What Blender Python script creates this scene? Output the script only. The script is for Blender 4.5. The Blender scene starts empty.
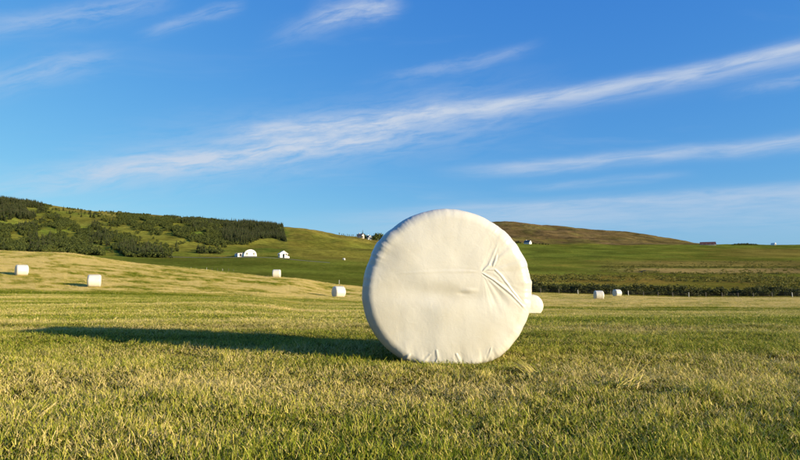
import bpy, bmesh, math, random
import numpy as np
from mathutils import Vector, Matrix, Euler

random.seed(7); rng = np.random.default_rng(7)
scene = bpy.context.scene
col = scene.collection

# ------------------------------------------------------------------ camera
F, CX, CY, EYE = 578.0, 400.0, 230.0, 0.60           # focal length in photo pixels, picture centre, eye height
PITCH = math.atan((283.0 - CY) / F)
cam_d = bpy.data.cameras.new('camera'); cam = bpy.data.objects.new('camera', cam_d); col.objects.link(cam)
cam_d.sensor_width = 36.0; cam_d.lens = 36.0 * F / 800.0
cam_d.clip_start = 0.05; cam_d.clip_end = 20000
cam.location = (0, 0, EYE); cam.rotation_euler = (math.pi / 2 + PITCH, 0, 0)
scene.camera = cam

# ------------------------------------------------------------------ sun and sky
SUN_AZ, SUN_EL = math.radians(118.5), math.radians(11.5)
sd = bpy.data.lights.new('sun', 'SUN'); sun = bpy.data.objects.new('sun', sd); col.objects.link(sun)
sd.energy = 5.0; sd.angle = math.radians(0.55); sd.color = (1.0, 0.86, 0.62)
to_sun = Vector((math.sin(SUN_AZ) * math.cos(SUN_EL), math.cos(SUN_AZ) * math.cos(SUN_EL), math.sin(SUN_EL)))
sun.rotation_euler = to_sun.to_track_quat('Z', 'Y').to_euler()
sun.location = to_sun * 50

vs = scene.view_settings
scene.display_settings.display_device = 'sRGB'
vs.view_transform = 'Standard'; vs.look = 'None'; vs.gamma = 1.0; vs.use_curve_mapping = False
vs.exposure = 0.97

world = bpy.data.worlds.new('World'); scene.world = world; world.use_nodes = True


class NT:
    """small helper for wiring nodes"""
    def __init__(s, tree):
        s.t = tree; s.n = tree.nodes; s.l = tree.links
    def new(s, kind, **kw):
        n = s.n.new(kind)
        for k, v in kw.items(): setattr(n, k, v)
        return n
    def put(s, sock, v):
        if isinstance(v, bpy.types.NodeSocket): s.l.new(v, sock)
        else: sock.default_value = v
    def math(s, op, a, b=None, c=None, clamp=False):
        n = s.new('ShaderNodeMath', operation=op, use_clamp=clamp)
        s.put(n.inputs[0], a)
        if b is not None: s.put(n.inputs[1], b)
        if c is not None: s.put(n.inputs[2], c)
        return n.outputs[0]
    def mix(s, f, a, b, blend='MIX'):
        n = s.new('ShaderNodeMix', data_type='RGBA', blend_type=blend)
        s.put(n.inputs[0], f); s.put(n.inputs[6], a); s.put(n.inputs[7], b)
        return n.outputs[2]
    def vec(s, x, y, z):
        n = s.new('ShaderNodeCombineXYZ')
        for i, v in enumerate((x, y, z)): s.put(n.inputs[i], v)
        return n.outputs[0]
    def noise(s, vec, scale, detail=4, rough=0.55, dist=0.0):
        n = s.new('ShaderNodeTexNoise')
        if vec is not None: s.l.new(vec, n.inputs['Vector'])
        n.inputs['Scale'].default_value = scale; n.inputs['Detail'].default_value = detail
        n.inputs['Roughness'].default_value = rough; n.inputs['Distortion'].default_value = dist
        return n.outputs['Fac']
    def smooth(s, v, a, b, lo=0.0, hi=1.0):
        n = s.new('ShaderNodeMapRange', interpolation_type='SMOOTHSTEP')
        s.put(n.inputs['Value'], v)
        for k, x in (('From Min', a), ('From Max', b), ('To Min', lo), ('To Max', hi)): s.put(n.inputs[k], x)
        return n.outputs['Result']
    def ramp(s, f, stops):
        n = s.new('ShaderNodeValToRGB'); e = n.color_ramp.elements
        while len(e) < len(stops): e.new(0.5)
        for el, (p, c) in zip(e, stops): el.position = p; el.color = (*c, 1)
        s.put(n.inputs[0], f); return n.outputs[0]


def direction(px, py):
    u, v = (px - CX) / F, (CY - py) / F
    d = Vector((u, math.cos(PITCH) - v * math.sin(PITCH), math.sin(PITCH) + v * math.cos(PITCH)))
    return d


def az_el(px, py):
    d = direction(px, py).normalized()
    return math.atan2(d.x, d.y), math.asin(d.z)


def build_sky():
    w = NT(world.node_tree); w.n.clear()
    out = w.new('ShaderNodeOutputWorld'); bg = w.new('ShaderNodeBackground'); w.l.new(bg.outputs[0], out.inputs[0])
    sky = w.new('ShaderNodeTexSky', sky_type='NISHITA')
    sky.sun_disc = False; sky.sun_elevation = SUN_EL; sky.sun_rotation = SUN_AZ
    sky.altitude = 50; sky.air_density = 1.0; sky.dust_density = 0.4; sky.ozone_density = 2.2
    tc = w.new('ShaderNodeTexCoord'); sep = w.new('ShaderNodeSeparateXYZ'); w.l.new(tc.outputs['Generated'], sep.inputs[0])
    X, Y, Z = sep.outputs
    A = w.math('ARCTAN2', X, Y); E = w.math('ARCSINE', Z)
    # cirrus streaks: centre line (bearing, elevation), half widths above / below (radians), fades at both ends, strength
    px = 1 / F
    streaks = [
        ([(800, 48), (700, 69), (600, 88), (520, 101), (440, 111), (380, 117)], 5, 10, (-0.10, 0.22), None, 0.82, 1.0),
        ([(560, 95), (480, 106), (400, 119), (320, 127), (230, 136)], 9, 9, (-0.33, -0.22), (-0.02, 0.20), 0.66, 1.5),
        ([(480, 120), (400, 132), (320, 140), (250, 160), (150, 165), (60, 180)], 10, 10, (-0.70, -0.46), (-0.12, 0.10), 0.74, 1.7),
        ([(800, 140), (700, 152), (600, 160), (520, 166), (440, 172)], 5, 6, (0.03, 0.24), None, 0.62, 1.0),
        ([(800, 190), (700, 195), (620, 199), (540, 206), (430, 213), (300, 217)], 5, 13, (-0.25, 0.30), None, 0.52, 0.6),
        ([(160, 0), (90, 12), (20, 21)], 7, 9, (-0.75, -0.58), (-0.46, -0.36), 0.36, 2.0),
        ([(105, 58), (50, 68), (0, 80)], 9, 11, (-0.85, -0.65), (-0.54, -0.44), 0.36, 2.0),
        ([(240, 6), (190, 20), (130, 38)], 5, 6, (-0.46, -0.38), (-0.31, -0.26), 0.34, 2.0),
        ([(400, 4), (340, 16), (290, 34), (250, 48)], 9, 8, (-0.27, -0.12), (-0.04, 0.03), 0.36, 2.2),
        ([(550, 44), (480, 58), (410, 75), (350, 82)], 5, 6, (-0.10, 0.08), (0.18, 0.27), 0.26, 2.0),
        ([(810, 78), (770, 86), (720, 94)], 4, 4, (0.50, 0.60), None, 0.32, 1.3),
        ([(600, 98), (400, 130), (250, 152), (90, 176)], 26, 22, (-0.58, -0.30), (0.05, 0.35), 0.38, 1.6),
        ([(800, 214), (600, 221), (400, 226), (250, 230)], 12, 14, (-0.30, 0.20), None, 0.30, 0.8),
        ([(410, 4), (365, 8), (320, 18)], 13, 10, (-0.18, -0.10), (-0.03, 0.01), 0.40, 2.0),
        ([(650, 178), (560, 184), (500, 188)], 3, 4, (0.15, 0.28), (0.40, 0.50), 0.25, 1.0),
    ]
    nwarp = w.noise(w.vec(w.math('MULTIPLY', A, 5.0), w.math('MULTIPLY', E, 9.0), 0.0), 1.0, 5, 0.6)
    warp = w.math('MULTIPLY', w.math('SUBTRACT', nwarp, 0.5), 0.030)
    total = None
    for i, (pts, up, dn, f0, f1, amp, ragged) in enumerate(streaks):
        ae = np.array([az_el(*p) for p in pts])
        c = np.polyfit(ae[:, 0], ae[:, 1], 2 if len(pts) > 2 else 1)
        if len(c) == 2: c = np.array([0, *c])
        lo, hi = ae[:, 0].min() - 0.25, ae[:, 0].max() + 0.25
        Ac = w.math('MINIMUM', w.math('MAXIMUM', A, float(lo)), float(hi))
        fit = w.math('MULTIPLY_ADD', w.math('MULTIPLY_ADD', Ac, float(c[0]), float(c[1])), Ac, float(c[2]))
        t = w.math('SUBTRACT', w.math('SUBTRACT', E, fit), w.math('MULTIPLY', warp, ragged * (0.6 if i else 0.35)))
        above = w.math('GREATER_THAN', t, 0.0)
        wid = w.math('MULTIPLY_ADD', above, (up - dn) * px * 1.15, dn * px * 1.15)
        g = w.math('DIVIDE', t, wid)
        m = w.math('EXPONENT', w.math('MULTIPLY', w.math('MULTIPLY', g, g), -1.0))
        m = w.math('MULTIPLY', m, w.smooth(A, f0[0], f0[1]))
        if f1: m = w.math('MULTIPLY', m, w.smooth(A, f1[0], f1[1], 1.0, 0.0))
        strand = w.noise(w.vec(w.math('MULTIPLY', A, 9.0 if ragged <= 1 else 14.0), w.math('MULTIPLY', t, 75.0), float(i) * 3.7), 1.0, 6, 0.62, 0.4)
        m = w.math('MULTIPLY', m, w.smooth(strand, 0.25, 0.68, 0.30 if ragged <= 1 else 0.02, 1.0))
        m = w.math('MULTIPLY', m, amp)
        total = m if total is None else w.math('ADD', total, m)
    # faint cirrus veil over the whole dome
    zc = w.math('ADD', w.math('MAXIMUM', Z, 0.0), 0.12)
    veil = w.noise(w.vec(w.math('DIVIDE', X, zc), w.math('MULTIPLY', w.math('DIVIDE', Y, zc), 2.4), 0.0), 0.9, 6, 0.6, 0.5)
    total = w.math('ADD', total, w.math('MULTIPLY', w.smooth(veil, 0.52, 0.85), 0.16))
    total = w.math('MULTIPLY', w.math('MINIMUM', total, 0.92), w.smooth(E, 0.0, 0.05))
    skyc = w.mix(1.0, sky.outputs[0], (0.62, 0.97, 1.24, 1), 'MULTIPLY')
    # clear northern air: deeper blue overhead, softer towards the horizon
    sc_ = w.new('ShaderNodeSeparateColor'); w.l.new(skyc, sc_.inputs[0]); cc = w.new('ShaderNodeCombineColor')
    for i, (k, g) in enumerate(((0.65, 1.13), (0.575, 0.76), (0.745, 0.30))):
        w.l.new(w.math('MULTIPLY', w.math('POWER', w.math('MULTIPLY', sc_.outputs[i], 0.2254), g), k / 0.2254), cc.inputs[i])
    full = w.mix(total, cc.outputs[0], (2.60, 2.95, 3.50, 1))
    w.l.new(full, bg.inputs['Color']); bg.inputs['Strength'].default_value = 0.116


build_sky()

# ------------------------------------------------------------------ helpers
def tag(o, label=None, cat=None, group=None, kind=None):
    if label: o['label'] = label
    if cat: o['category'] = cat
    if group: o['group'] = group
    if kind: o['kind'] = kind
    return o


def link(name, mesh, parent=None):
    o = bpy.data.objects.new(name, mesh); col.objects.link(o)
    if parent: o.parent = parent
    return o


def mesh_from(name, verts, faces, mats=(), smooth=False, idx=None):
    me = bpy.data.meshes.new(name); me.from_pydata([tuple(v) for v in verts], [], [tuple(f) for f in faces])
    for m in mats: me.materials.append(m)
    if idx is not None: me.polygons.foreach_set('material_index', idx)
    if smooth: me.polygons.foreach_set('use_smooth', [True] * len(me.polygons))
    me.update(); return me


def float_attr(me, name, vals, dom='POINT'):
    a = me.attributes.new(name, 'FLOAT', dom); a.data.foreach_set('value', np.asarray(vals, dtype=np.float32).ravel())


def color_attr(me, name, rgb):
    a = me.color_attributes.new(name, 'FLOAT_COLOR', 'POINT')
    d = np.ones((len(rgb), 4), dtype=np.float32); d[:, :3] = rgb; a.data.foreach_set('color', d.ravel())


def material(name):
    m = bpy.data.materials.new(name); m.use_nodes = True
    t = NT(m.node_tree); b = t.n['Principled BSDF']
    return m, t, b


def hash2(ix, iy, seed):
    h = (ix.astype(np.int64) * 374761393 + iy.astype(np.int64) * 668265263 + seed * 974711) & 0x7fffffff
    h = ((h ^ (h >> 13)) * 1274126177) & 0x7fffffff
    h = h ^ (h >> 16)
    return (h & 0xffff) / 65535.0


def vnoise(x, y, seed=0):
    x = np.asarray(x, float); y = np.asarray(y, float)
    ix, iy = np.floor(x), np.floor(y); fx, fy = x - ix, y - iy
    fx = fx * fx * fx * (fx * (fx * 6 - 15) + 10); fy = fy * fy * fy * (fy * (fy * 6 - 15) + 10)
    a, b = hash2(ix, iy, seed), hash2(ix + 1, iy, seed); c, d = hash2(ix, iy + 1, seed), hash2(ix + 1, iy + 1, seed)
    return (a + (b - a) * fx) * (1 - fy) + (c + (d - c) * fx) * fy


def fbm(x, y, seed=0, oct=4, rough=0.5):
    s, a, n = 0.0, 1.0, 0.0
    for k in range(oct):
        s = s + a * vnoise(x * 2 ** k + 17.3 * k, y * 2 ** k - 9.1 * k, seed + k); n += a; a *= rough
    return s / n


def sstep(v, a, b):
    t = np.clip((np.asarray(v, float) - a) / (b - a), 0, 1); return t * t * (3 - 2 * t)


# ------------------------------------------------------------------ the lie of the land
# For a number of bearings: (distance, apparent height of the ground in the photograph); turned into metres below.
near_l = [(0.4, 0.0), (6, 0.0), (12, -0.06), (20, -0.16), (33, -0.27)]
near_m = [(0.4, 0.0), (6, 0.0), (12, -0.10), (20, -0.35), (33, -0.75)]
near_r = [(0.4, 0.0), (6, 0.0), (12, -0.12), (20, -0.52), (33, -1.18)]
R_far = [(115, 297.8), (150, 291), (200, 284), (300, 272.5), (400, 266), (600, 256.5), (800, 250.5), (1100, 244.3), (1400, 245.5), (3000, 252), (7000, 262)]
profiles = [
    (-480, near_l, [(46, 294), (56, 283), (70, 268), (90, 254), (110, 247), (130, 250), (165, 262), (250, 260), (400, 240), (520, 218), (650, 195), (820, 182), (1000, 186), (3000, 230), (7000, 255)]),
    (0, near_l, [(46, 294.5), (56, 284.5), (63, 273.5), (72, 265), (90, 255.5), (110, 249.5), (130, 252), (165, 263), (250, 262), (400, 246), (520, 227), (650, 210), (800, 198), (1000, 202), (3000, 235), (7000, 255)]),
    (70, near_l, [(46, 295), (56, 286.5), (63, 278), (75, 266), (90, 257), (105, 252), (125, 256), (165, 266), (250, 263), (400, 249), (520, 233), (650, 217), (800, 208), (1000, 211), (3000, 236), (7000, 255)]),
    (130, near_l, [(46, 295.5), (56, 288), (65, 280), (80, 268), (100, 261.5), (118, 265), (165, 270), (250, 265), (350, 256), (500, 240), (650, 222), (800, 214.5), (1000, 217), (3000, 237), (7000, 255)]),
    (200, near_l, [(46, 296.5), (58, 290), (70, 280), (82, 271.5), (94, 268), (110, 271), (165, 272.5), (250, 267), (345, 257.5), (400, 253), (520, 241), (660, 226), (800, 219), (1000, 221), (3000, 238), (7000, 255)]),
    (260, near_l, [(46, 298), (58, 293), (70, 285), (80, 278), (88, 275), (104, 278), (165, 275.5), (250, 267), (345, 256.5), (400, 253.5), (520, 246.5), (700, 230), (800, 223.5), (1000, 225), (3000, 240), (7000, 255)]),
    (300, near_m, [(46, 299.5), (58, 296), (70, 288), (80, 281), (90, 277.5), (108, 280), (165, 276), (250, 269), (345, 259), (430, 254.5), (560, 246), (700, 234), (850, 228), (1000, 230), (3000, 240), (7000, 255)]),
    (340, near_m, [(46, 301), (63, 297.5), (75, 291.5), (92, 284.5), (110, 286), (165, 279), (250, 270), (345, 260.5), (430, 256), (560, 249), (700, 240), (850, 235), (1000, 237), (3000, 243), (7000, 255)]),
    (375, near_m, [(46, 303), (63, 298.5), (90, 290), (115, 287.5), (165, 281), (250, 271), (345, 262), (430, 258), (560, 251), (700, 244.5), (850, 240), (1000, 241), (3000, 245), (7000, 255)]),
    (430, near_r, [(46, 306), (63, 301), (90, 293), (115, 289.5), (165, 285), (250, 273), (345, 264), (500, 258), (800, 248), (1000, 243), (1300, 234), (1800, 226), (3000, 235), (7000, 250)]),
    (500, near_r, [(46, 307.5), (63, 302.5), (80, 297), (115, 292), (150, 288), (200, 281), (300, 271), (450, 262), (600, 257), (800, 250), (1000, 244), (1100, 242.5), (1400, 230), (1800, 220.6), (2400, 226), (4000, 240), (7000, 252)]),
    (560, near_r, [(46, 308), (63, 303), (80, 298.5), (115, 293.8), (150, 289), (200, 282), (300, 271.5), (450, 262), (600, 256), (800, 250), (1000, 245), (1100, 243.5), (1400, 232.5), (1800, 226.3), (2400, 231), (4000, 243), (7000, 254)]),
    (620, near_r, [(46, 308.5), (63, 303), (80, 299), (115, 295.8), (150, 290), (200, 283), (300, 272), (450, 263), (600, 256), (800, 250), (1000, 245.5), (1100, 244.2), (1400, 236), (1800, 231.2), (2400, 235), (4000, 245), (7000, 256)]),
    (655, near_r, [(46, 308.5), (80, 299.5), (115, 297), (150, 290.5), (200, 283.5), (300, 272), (450, 263), (600, 256.5), (800, 250.5), (1000, 246), (1100, 244.5), (1400, 239.5), (1800, 235.3), (2400, 239), (4000, 248), (7000, 258)]),
    (688, near_r, [(46, 308.5), (80, 300)] + R_far[:7] + [(1000, 246), (1100, 244.5), (1400, 242.6), (1800, 240.6), (2400, 242.5), (4000, 250), (7000, 260)]),
    (712, near_r, [(46, 308.5), (80, 300)] + R_far),
    (740, near_r, [(46, 309), (80, 300.5)] + R_far),
    (800, near_r, [(46, 309), (80, 301)] + R_far),
    (1280, near_r, [(46, 309), (80, 301)] + R_far),
]
TMAX = 1.5
ND, NTT = 520, 900
Dl = np.geomspace(0.4, 7000, ND); Tl = np.linspace(-TMAX, TMAX, NTT)


def elev_z(py, d):
    dd = direction(CX, py); return EYE + dd.z / dd.y * d


def ksmooth(a, k, axis):
    ker = np.hanning(2 * k + 3)[1:-1]; ker /= ker.sum()
    pad = [(0, 0)] * a.ndim; pad[axis] = (k, k)
    b = np.pad(a, pad, mode='edge')
    return np.apply_along_axis(lambda v: np.convolve(v, ker, 'valid'), axis, b)


tabs = []
for px, near, far in profiles:
    kd = [d for d, _ in near] + [d for d, _ in far]
    kz = [z for _, z in near] + [elev_z(y, d) for d, y in far]
    # interpolate the slope angle seen from the eye over log distance, so skylines keep their place
    ang = [(z - EYE) / d for d, z in zip(kd, kz)]
    zz = np.interp(Dl, kd, kz) * 0.5 + (EYE + np.interp(np.log(Dl), np.log(kd), ang) * Dl) * 0.5
    zz = np.where(Dl < 40, np.interp(Dl, kd, kz), zz)
    tabs.append(zz)
tabs = np.array(tabs); tcol = np.array([(p[0] - CX) / F for p in profiles])
TAB = np.array([np.interp(Tl, tcol, tabs[:, i]) for i in range(ND)]).T      # [t, d]
TAB = ksmooth(ksmooth(TAB, 5, 1), 7, 0)


def t_depth(x, y):
    th = np.arctan2(x, y); r = np.hypot(x, y); lim = math.atan(TMAX)
    inside = np.abs(th) <= lim
    t = np.where(inside, np.tan(np.clip(th, -lim, lim)), np.sign(th) * TMAX)
    d = np.where(inside, r * np.cos(np.clip(th, -lim, lim)), r * math.cos(lim))
    return t, d, np.abs(th)


def table(t, d):
    fi = np.clip((t + TMAX) / (2 * TMAX) * (NTT - 1), 0, NTT - 1.001); i = fi.astype(int); fi = fi - i
    fj = np.clip(np.log(np.maximum(d, 0.4) / 0.4) / math.log(7000 / 0.4) * (ND - 1), 0, ND - 1.001); j = fj.astype(int); fj = fj - j
    return (TAB[i, j] * (1 - fi) + TAB[i + 1, j] * fi) * (1 - fj) + (TAB[i, j + 1] * (1 - fi) + TAB[i + 1, j + 1] * fi) * fj


def ground(x, y):
    x = np.asarray(x, float); y = np.asarray(y, float)
    t, d, th = t_depth(x, y)
    z = table(t, d)
    back = sstep(th, 1.9, 3.1)
    zb = 0.5 * (table(np.full_like(t, TMAX), d) + table(np.full_like(t, -TMAX), d))
    z = z * (1 - back) + zb * back
    w_near = 1 - sstep(d, 40, 120)
    z = z + w_near * ((fbm(x / 1.1, y / 0.8, 3, 3) - 0.5) * 0.07 * sstep(d, 0.5, 3) + (fbm(x / 6, y / 5, 5, 2) - 0.5) * 0.16 * sstep(d, 5, 25))
    # shallow hollows in the turf, and humps added to throw shade into them
    for hx, hy, hr, hd in ((0.35, 4.95, 0.62, 0.028), (0.76, 3.88, 0.14, 0.02), (0.93, 3.76, 0.10, -0.052), (1.58, 3.12, 0.09, -0.035), (1.22, 3.36, 0.06, -0.03), (1.36, 3.24, 0.1, 0.02), (-2.2, 2.9, 0.25, 0.03)):
        z = z - hd * np.exp(-(((x - hx) / (hr * 1.7)) ** 2 + ((y - hy) / hr) ** 2))
    # furrow where the green stripe crosses the field
    z = z - 0.20 * np.exp(-((d - 46.5 - 1.2 * (fbm(x / 25, 0 * x, 8, 2) - .5)) / 1.3) ** 2)
    z = z + (fbm(x / 14, y / 22, 11, 3) - 0.5) * 0.55 * sstep(d, 50, 70) * (1 - sstep(d, 100, 115))
    w_hill = sstep(d, 380, 560)
    z = z + w_hill * (fbm(x / 70, y / 110, 21, 4) - 0.5) * 13 * (1 - 0.65 * sstep(t, 0.0, 0.2) * (1 - sstep(d, 1000, 1200))) * np.where(t > .5, .45, 1)
    return z


def gz(x, y): return float(ground(np.array([x]), np.array([y]))[0])


def place(px, depth):
    """world point on the ground at that bearing and depth"""
    t = (px - CX) / F; x = t * depth
    return Vector((x, depth, gz(x, depth)))


def img_y(x, y, z):
    e = math.atan2(1, 1) * 0
    v = np.tan(np.arctan2(z - EYE, y) - PITCH); return CY - F * v


# field / land cover -------------------------------------------------
def hay_edge(px):
    return np.interp(px, [-480, 0, 70, 130, 200, 260, 300, 340, 375, 430, 560, 1280], [112, 112, 107, 102, 96, 91, 92, 95, 112, 116, 116, 116])


def straw(x, y):
    """0 green turf .. 1 dry mown stubble"""
    t, d, th = t_depth(np.asarray(x, float), np.asarray(y, float)); px = t * F + CX
    s = 0.25 + (fbm(x / 1.6, y / 0.75, 31, 4) - 0.5) * 0.9 * (1 - sstep(d, 14, 40))
    s = s + (fbm(x / 11 + y / 30, y / 1.9 - x / 45, 33, 4) - 0.5) * (1.9 - 1.1 * sstep(d, 42, 55)) * sstep(d, 4, 12)
    s = s - 0.10 * np.exp(-((d - 2.0) / 0.7) ** 2) + 0.14 * np.exp(-((d - 3.25) / 0.4) ** 2) * (px < 520) - 0.07 * np.exp(-((d - 4.3) / 0.6) ** 2) - 0.05 * (1 - sstep(d, 2.4, 3.0))
    s = s - 0.18 * np.exp(-((d - 6.0) / 1.6) ** 2)
    s = s + 0.12 * sstep(d, 9, 20)
    hill = sstep(d, 47.5, 54)
    s = s + hill * 0.50 + hill * ((fbm(x / 30 - y / 24, y / 9 + x / 30, 35, 4) - 0.5) * 0.8 + (fbm(x / 2.2, y / 1.7 + x / 7, 37, 4, 0.7) - 0.5) * 2.4)
    s = s - 0.85 * np.exp(-((d - 46.3 - 1.2 * (fbm(x / 25, 0 * x, 8, 2) - .5)) / np.where(px < 420, 2.0, 1.5)) ** 2)
    s = s - 0.35 * np.exp(-((d - 42.5) / 2.4) ** 2)
    return np.clip(s, 0, 1)


# ------------------------------------------------------------------ materials of the land
STRAW_STOPS = [(0.0, (0.075, 0.105, 0.006)), (0.35, (0.17, 0.18, 0.012)), (0.65, (0.40, 0.31, 0.050)), (1.0, (0.64, 0.47, 0.15))]


def mat_hayfield():
    m, t, b = material('mown_meadow')
    a = t.new('ShaderNodeAttribute', attribute_name='straw')
    g = t.new('ShaderNodeNewGeometry').outputs['Position']
    n1 = t.noise(g, 1.3, 6, 0.65); n2 = t.noise(g, 14.0, 4, 0.7)
    f = t.math('ADD', a.outputs['Fac'], t.math('MULTIPLY', t.math('SUBTRACT', n1, 0.5), 1.2))
    f = t.math('ADD', f, t.math('MULTIPLY', t.math('SUBTRACT', n2, 0.5), 0.6), clamp=True)
    c = t.ramp(f, STRAW_STOPS)
    th_ = t.new('ShaderNodeAttribute', attribute_name='thatch')          # dark soil and dead thatch at the foot of the blades
    c = t.mix(t.math('MULTIPLY', th_.outputs['Fac'], t.smooth(n2, 0.2, 0.55, 0.6, 0.95)), c, (0.045, 0.034, 0.010, 1))
    t.l.new(c, b.inputs['Base Color']); b.inputs['Roughness'].default_value = 1.0; b.inputs['Specular IOR Level'].default_value = 0.0
    bump = t.new('ShaderNodeBump'); bump.inputs['Strength'].default_value = 0.9; bump.inputs['Distance'].default_value = 0.12
    t.l.new(t.math('ADD', t.noise(g, 3.0, 8, 0.75), t.math('MULTIPLY', n2, 0.5)), bump.inputs['Height']); t.l.new(bump.outputs[0], b.inputs['Normal'])
    return m


def mat_cover(name, scale, amount, dist):
    m, t, b = material(name)
    a = t.new('ShaderNodeAttribute', attribute_name='cover')
    g = t.new('ShaderNodeNewGeometry').outputs['Position']
    n1 = t.noise(g, scale, 8, 0.7)
    k = t.smooth(n1, 0.28, 0.72, 1 - amount, 1 + amount)
    c = t.mix(1.0, a.outputs['Color'], t.vec(k, k, k), 'MULTIPLY')
    n2 = t.noise(g, scale * 0.23, 5, 0.6)
    c = t.mix(t.smooth(n2, 0.45, 0.75, 0.0, 0.35), c, (0.20, 0.145, 0.032, 1))
    t.l.new(c, b.inputs['Base Color']); b.inputs['Roughness'].default_value = 1.0; b.inputs['Specular IOR Level'].default_value = 0.0
    bump = t.new('ShaderNodeBump'); bump.inputs['Strength'].default_value = 0.8; bump.inputs['Distance'].default_value = dist
    t.l.new(n1, bump.inputs['Height']); t.l.new(bump.outputs[0], b.inputs['Normal'])
    return m


def cover_color(x, y):
    t, d, th = t_depth(x, y); px = t * F + CX
    n1 = fbm(x / 60, y / 90, 41, 4); n2 = fbm(x / 18, y / 30, 43, 4); n3 = fbm(x / 160, y / 160, 47, 3)
    def C(r, g, b): return np.array([r, g, b])
    def blend(c, k, w): return c * (1 - w[..., None]) + np.asarray(k) * w[..., None]
    c = np.zeros(x.shape + (3,)) + C(0.070, 0.105, 0.024)
    c = blend(c, C(0.125, 0.115, 0.036), sstep(n2, 0.5, 0.75) * 0.5)
    right = sstep(px, 400, 470)
    # left valley pasture: even dark green
    c = blend(c, C(0.060, 0.098, 0.022), (1 - right) * (1 - sstep(d, 300, 360)) * 0.8)
    c = blend(c, C(0.095, 0.10, 0.035), (1 - right) * np.exp(-((d - 385) / 40) ** 2) * sstep(px, 290, 315) * 0.6)
    # forested hillside
    hill = (1 - sstep(px, 385, 440)) * sstep(d, 355, 430)
    c = blend(c, C(0.105, 0.112, 0.030), hill * sstep(n1, 0.3, 0.6))
    c = blend(c, C(0.16, 0.125, 0.055), hill * sstep(n3 * .6 + n2 * .4, 0.52, 0.70) * 0.6)
    c = blend(c, C(0.125, 0.118, 0.032), hill * sstep(px, 285, 292) * 0.6)
    c = blend(c, C(0.15, 0.115, 0.055), hill * sstep(d, 690, 800) * 0.45)
    c = c * (1 - hill[..., None] * np.array([0.20, 0.0, 0.0]))
    # rough wet ground beyond the fence
    c = blend(c, C(0.090, 0.100, 0.028), right * (1 - sstep(d, 230, 280)) * (0.4 + 0.6 * n2))
    c = blend(c, C(0.16, 0.13, 0.05), right * np.exp(-((d - 225) / 30) ** 2) * sstep(n2, 0.4, 0.6) * 0.5)
    # brown fallow strip, ditch lines
    strip = right * sstep(px, 560, 660)
    wob = (fbm(x / 90, 0 * x, 51, 2) - .5) * 18
    c = blend(c, C(0.140, 0.135, 0.075), strip * sstep(d + wob, 285, 300) * (1 - sstep(d + wob, 352, 366)))
    c = blend(c, C(0.115, 0.115, 0.052), strip * sstep(d + wob, 385, 400) * (1 - sstep(d, 450, 520)) * 0.8)
    c = blend(c, C(0.095, 0.098, 0.036), right * sstep(px, 690, 760) * sstep(d, 520, 640) * (1 - sstep(d, 800, 940)) * 0.75)
    c = blend(c, C(0.066, 0.108, 0.024), right * sstep(d, 470, 560) * (1 - sstep(d, 960, 1010)) * (1 - sstep(px, 640, 720)) * 0.85)
    c = blend(c, C(0.060, 0.100, 0.022), right * sstep(d, 860, 960) * sstep(px, 640, 700) * 0.8)
    c = blend(c, C(0.066, 0.104, 0.024), right * sstep(d, 255, 275) * (1 - sstep(d + wob, 330, 380)) * (1 - sstep(px, 590, 650)) * 0.7)
    c = blend(c, C(0.035, 0.042, 0.018), right * np.exp(-((d + wob * .6 - 374) / 7) ** 2) * sstep(px, 560, 640) * 0.8)
    # moor
    moor = sstep(px, 415, 460) * (1 - sstep(px, 690, 725)) * sstep(d, 1040, 1110)
    c = blend(c, C(0.068, 0.063, 0.042), moor)
    c = blend(c, C(0.065, 0.080, 0.030), moor * np.clip(sstep(n1, 0.50, 0.66) + sstep(px, 590, 660) * .5, 0, 1) * 0.6)
    c = blend(c, C(0.088, 0.084, 0.060), moor * sstep(fbm(x / 45, y / 140, 55, 4), 0.55, 0.72) * 0.6)
    n5 = fbm(x / 38, y / 55, 59, 5, 0.6)
    return c * (0.86 + 0.28 * n2[..., None]) * (0.74 + 0.52 * sstep(n5, 0.28, 0.72))[..., None] * np.array([2.10, 1.50, 0.84])


# ------------------------------------------------------------------ ground sheet (one net, cut into its fields)
tt = np.concatenate([np.linspace(-TMAX, -0.85, 50, endpoint=False), np.linspace(-0.85, 0.85, 440, endpoint=False), np.linspace(0.85, TMAX, 50)])
th = np.arctan(tt); lim = math.atan(TMAX)
th = np.concatenate([th, np.linspace(lim, 2 * math.pi - lim, 40)[1:-1]])
rs = np.where(np.arange(len(th)) < len(tt), np.sqrt(1 + np.tan(th) ** 2), math.sqrt(1 + TMAX ** 2))
Dg = np.geomspace(0.45, 6900, 430)
XX = (np.sin(th) * rs)[:, None] * Dg[None]; YY = (np.cos(th) * rs)[:, None] * Dg[None]
ZZ = ground(XX, YY)
nT, nD = XX.shape
P = np.stack([XX, YY, ZZ], -1).reshape(-1, 3)
ii, jj = np.meshgrid(np.arange(nT), np.arange(nD - 1), indexing='ij')
i2 = (ii + 1) % nT
Q = np.stack([ii * nD + jj, i2 * nD + jj, i2 * nD + jj + 1, ii * nD + jj + 1], -1)[..., ::-1].reshape(-1, 4)
tq, dq, _ = t_depth(XX, YY); pxg = (tq * F + CX); dg = dq
pq = pxg[ii, jj].ravel(); dd_ = (dg[ii, jj] * dg[ii, jj + 1]).ravel() ** 0.5
zone = np.full(len(Q), 1)                                      # pasture
zone[dd_ < hay_edge(pq)] = 0
hill_start = np.interp(pq, [-480, 130, 200, 260, 300, 340, 385, 430], [330, 330, 362, 370, 400, 430, 560, 2000])
zone[(dd_ > hill_start) & (pq < 415)] = 2
zone[(dd_ > 1070) & (pq >= 415) & (pq < 716)] = 3
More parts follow.
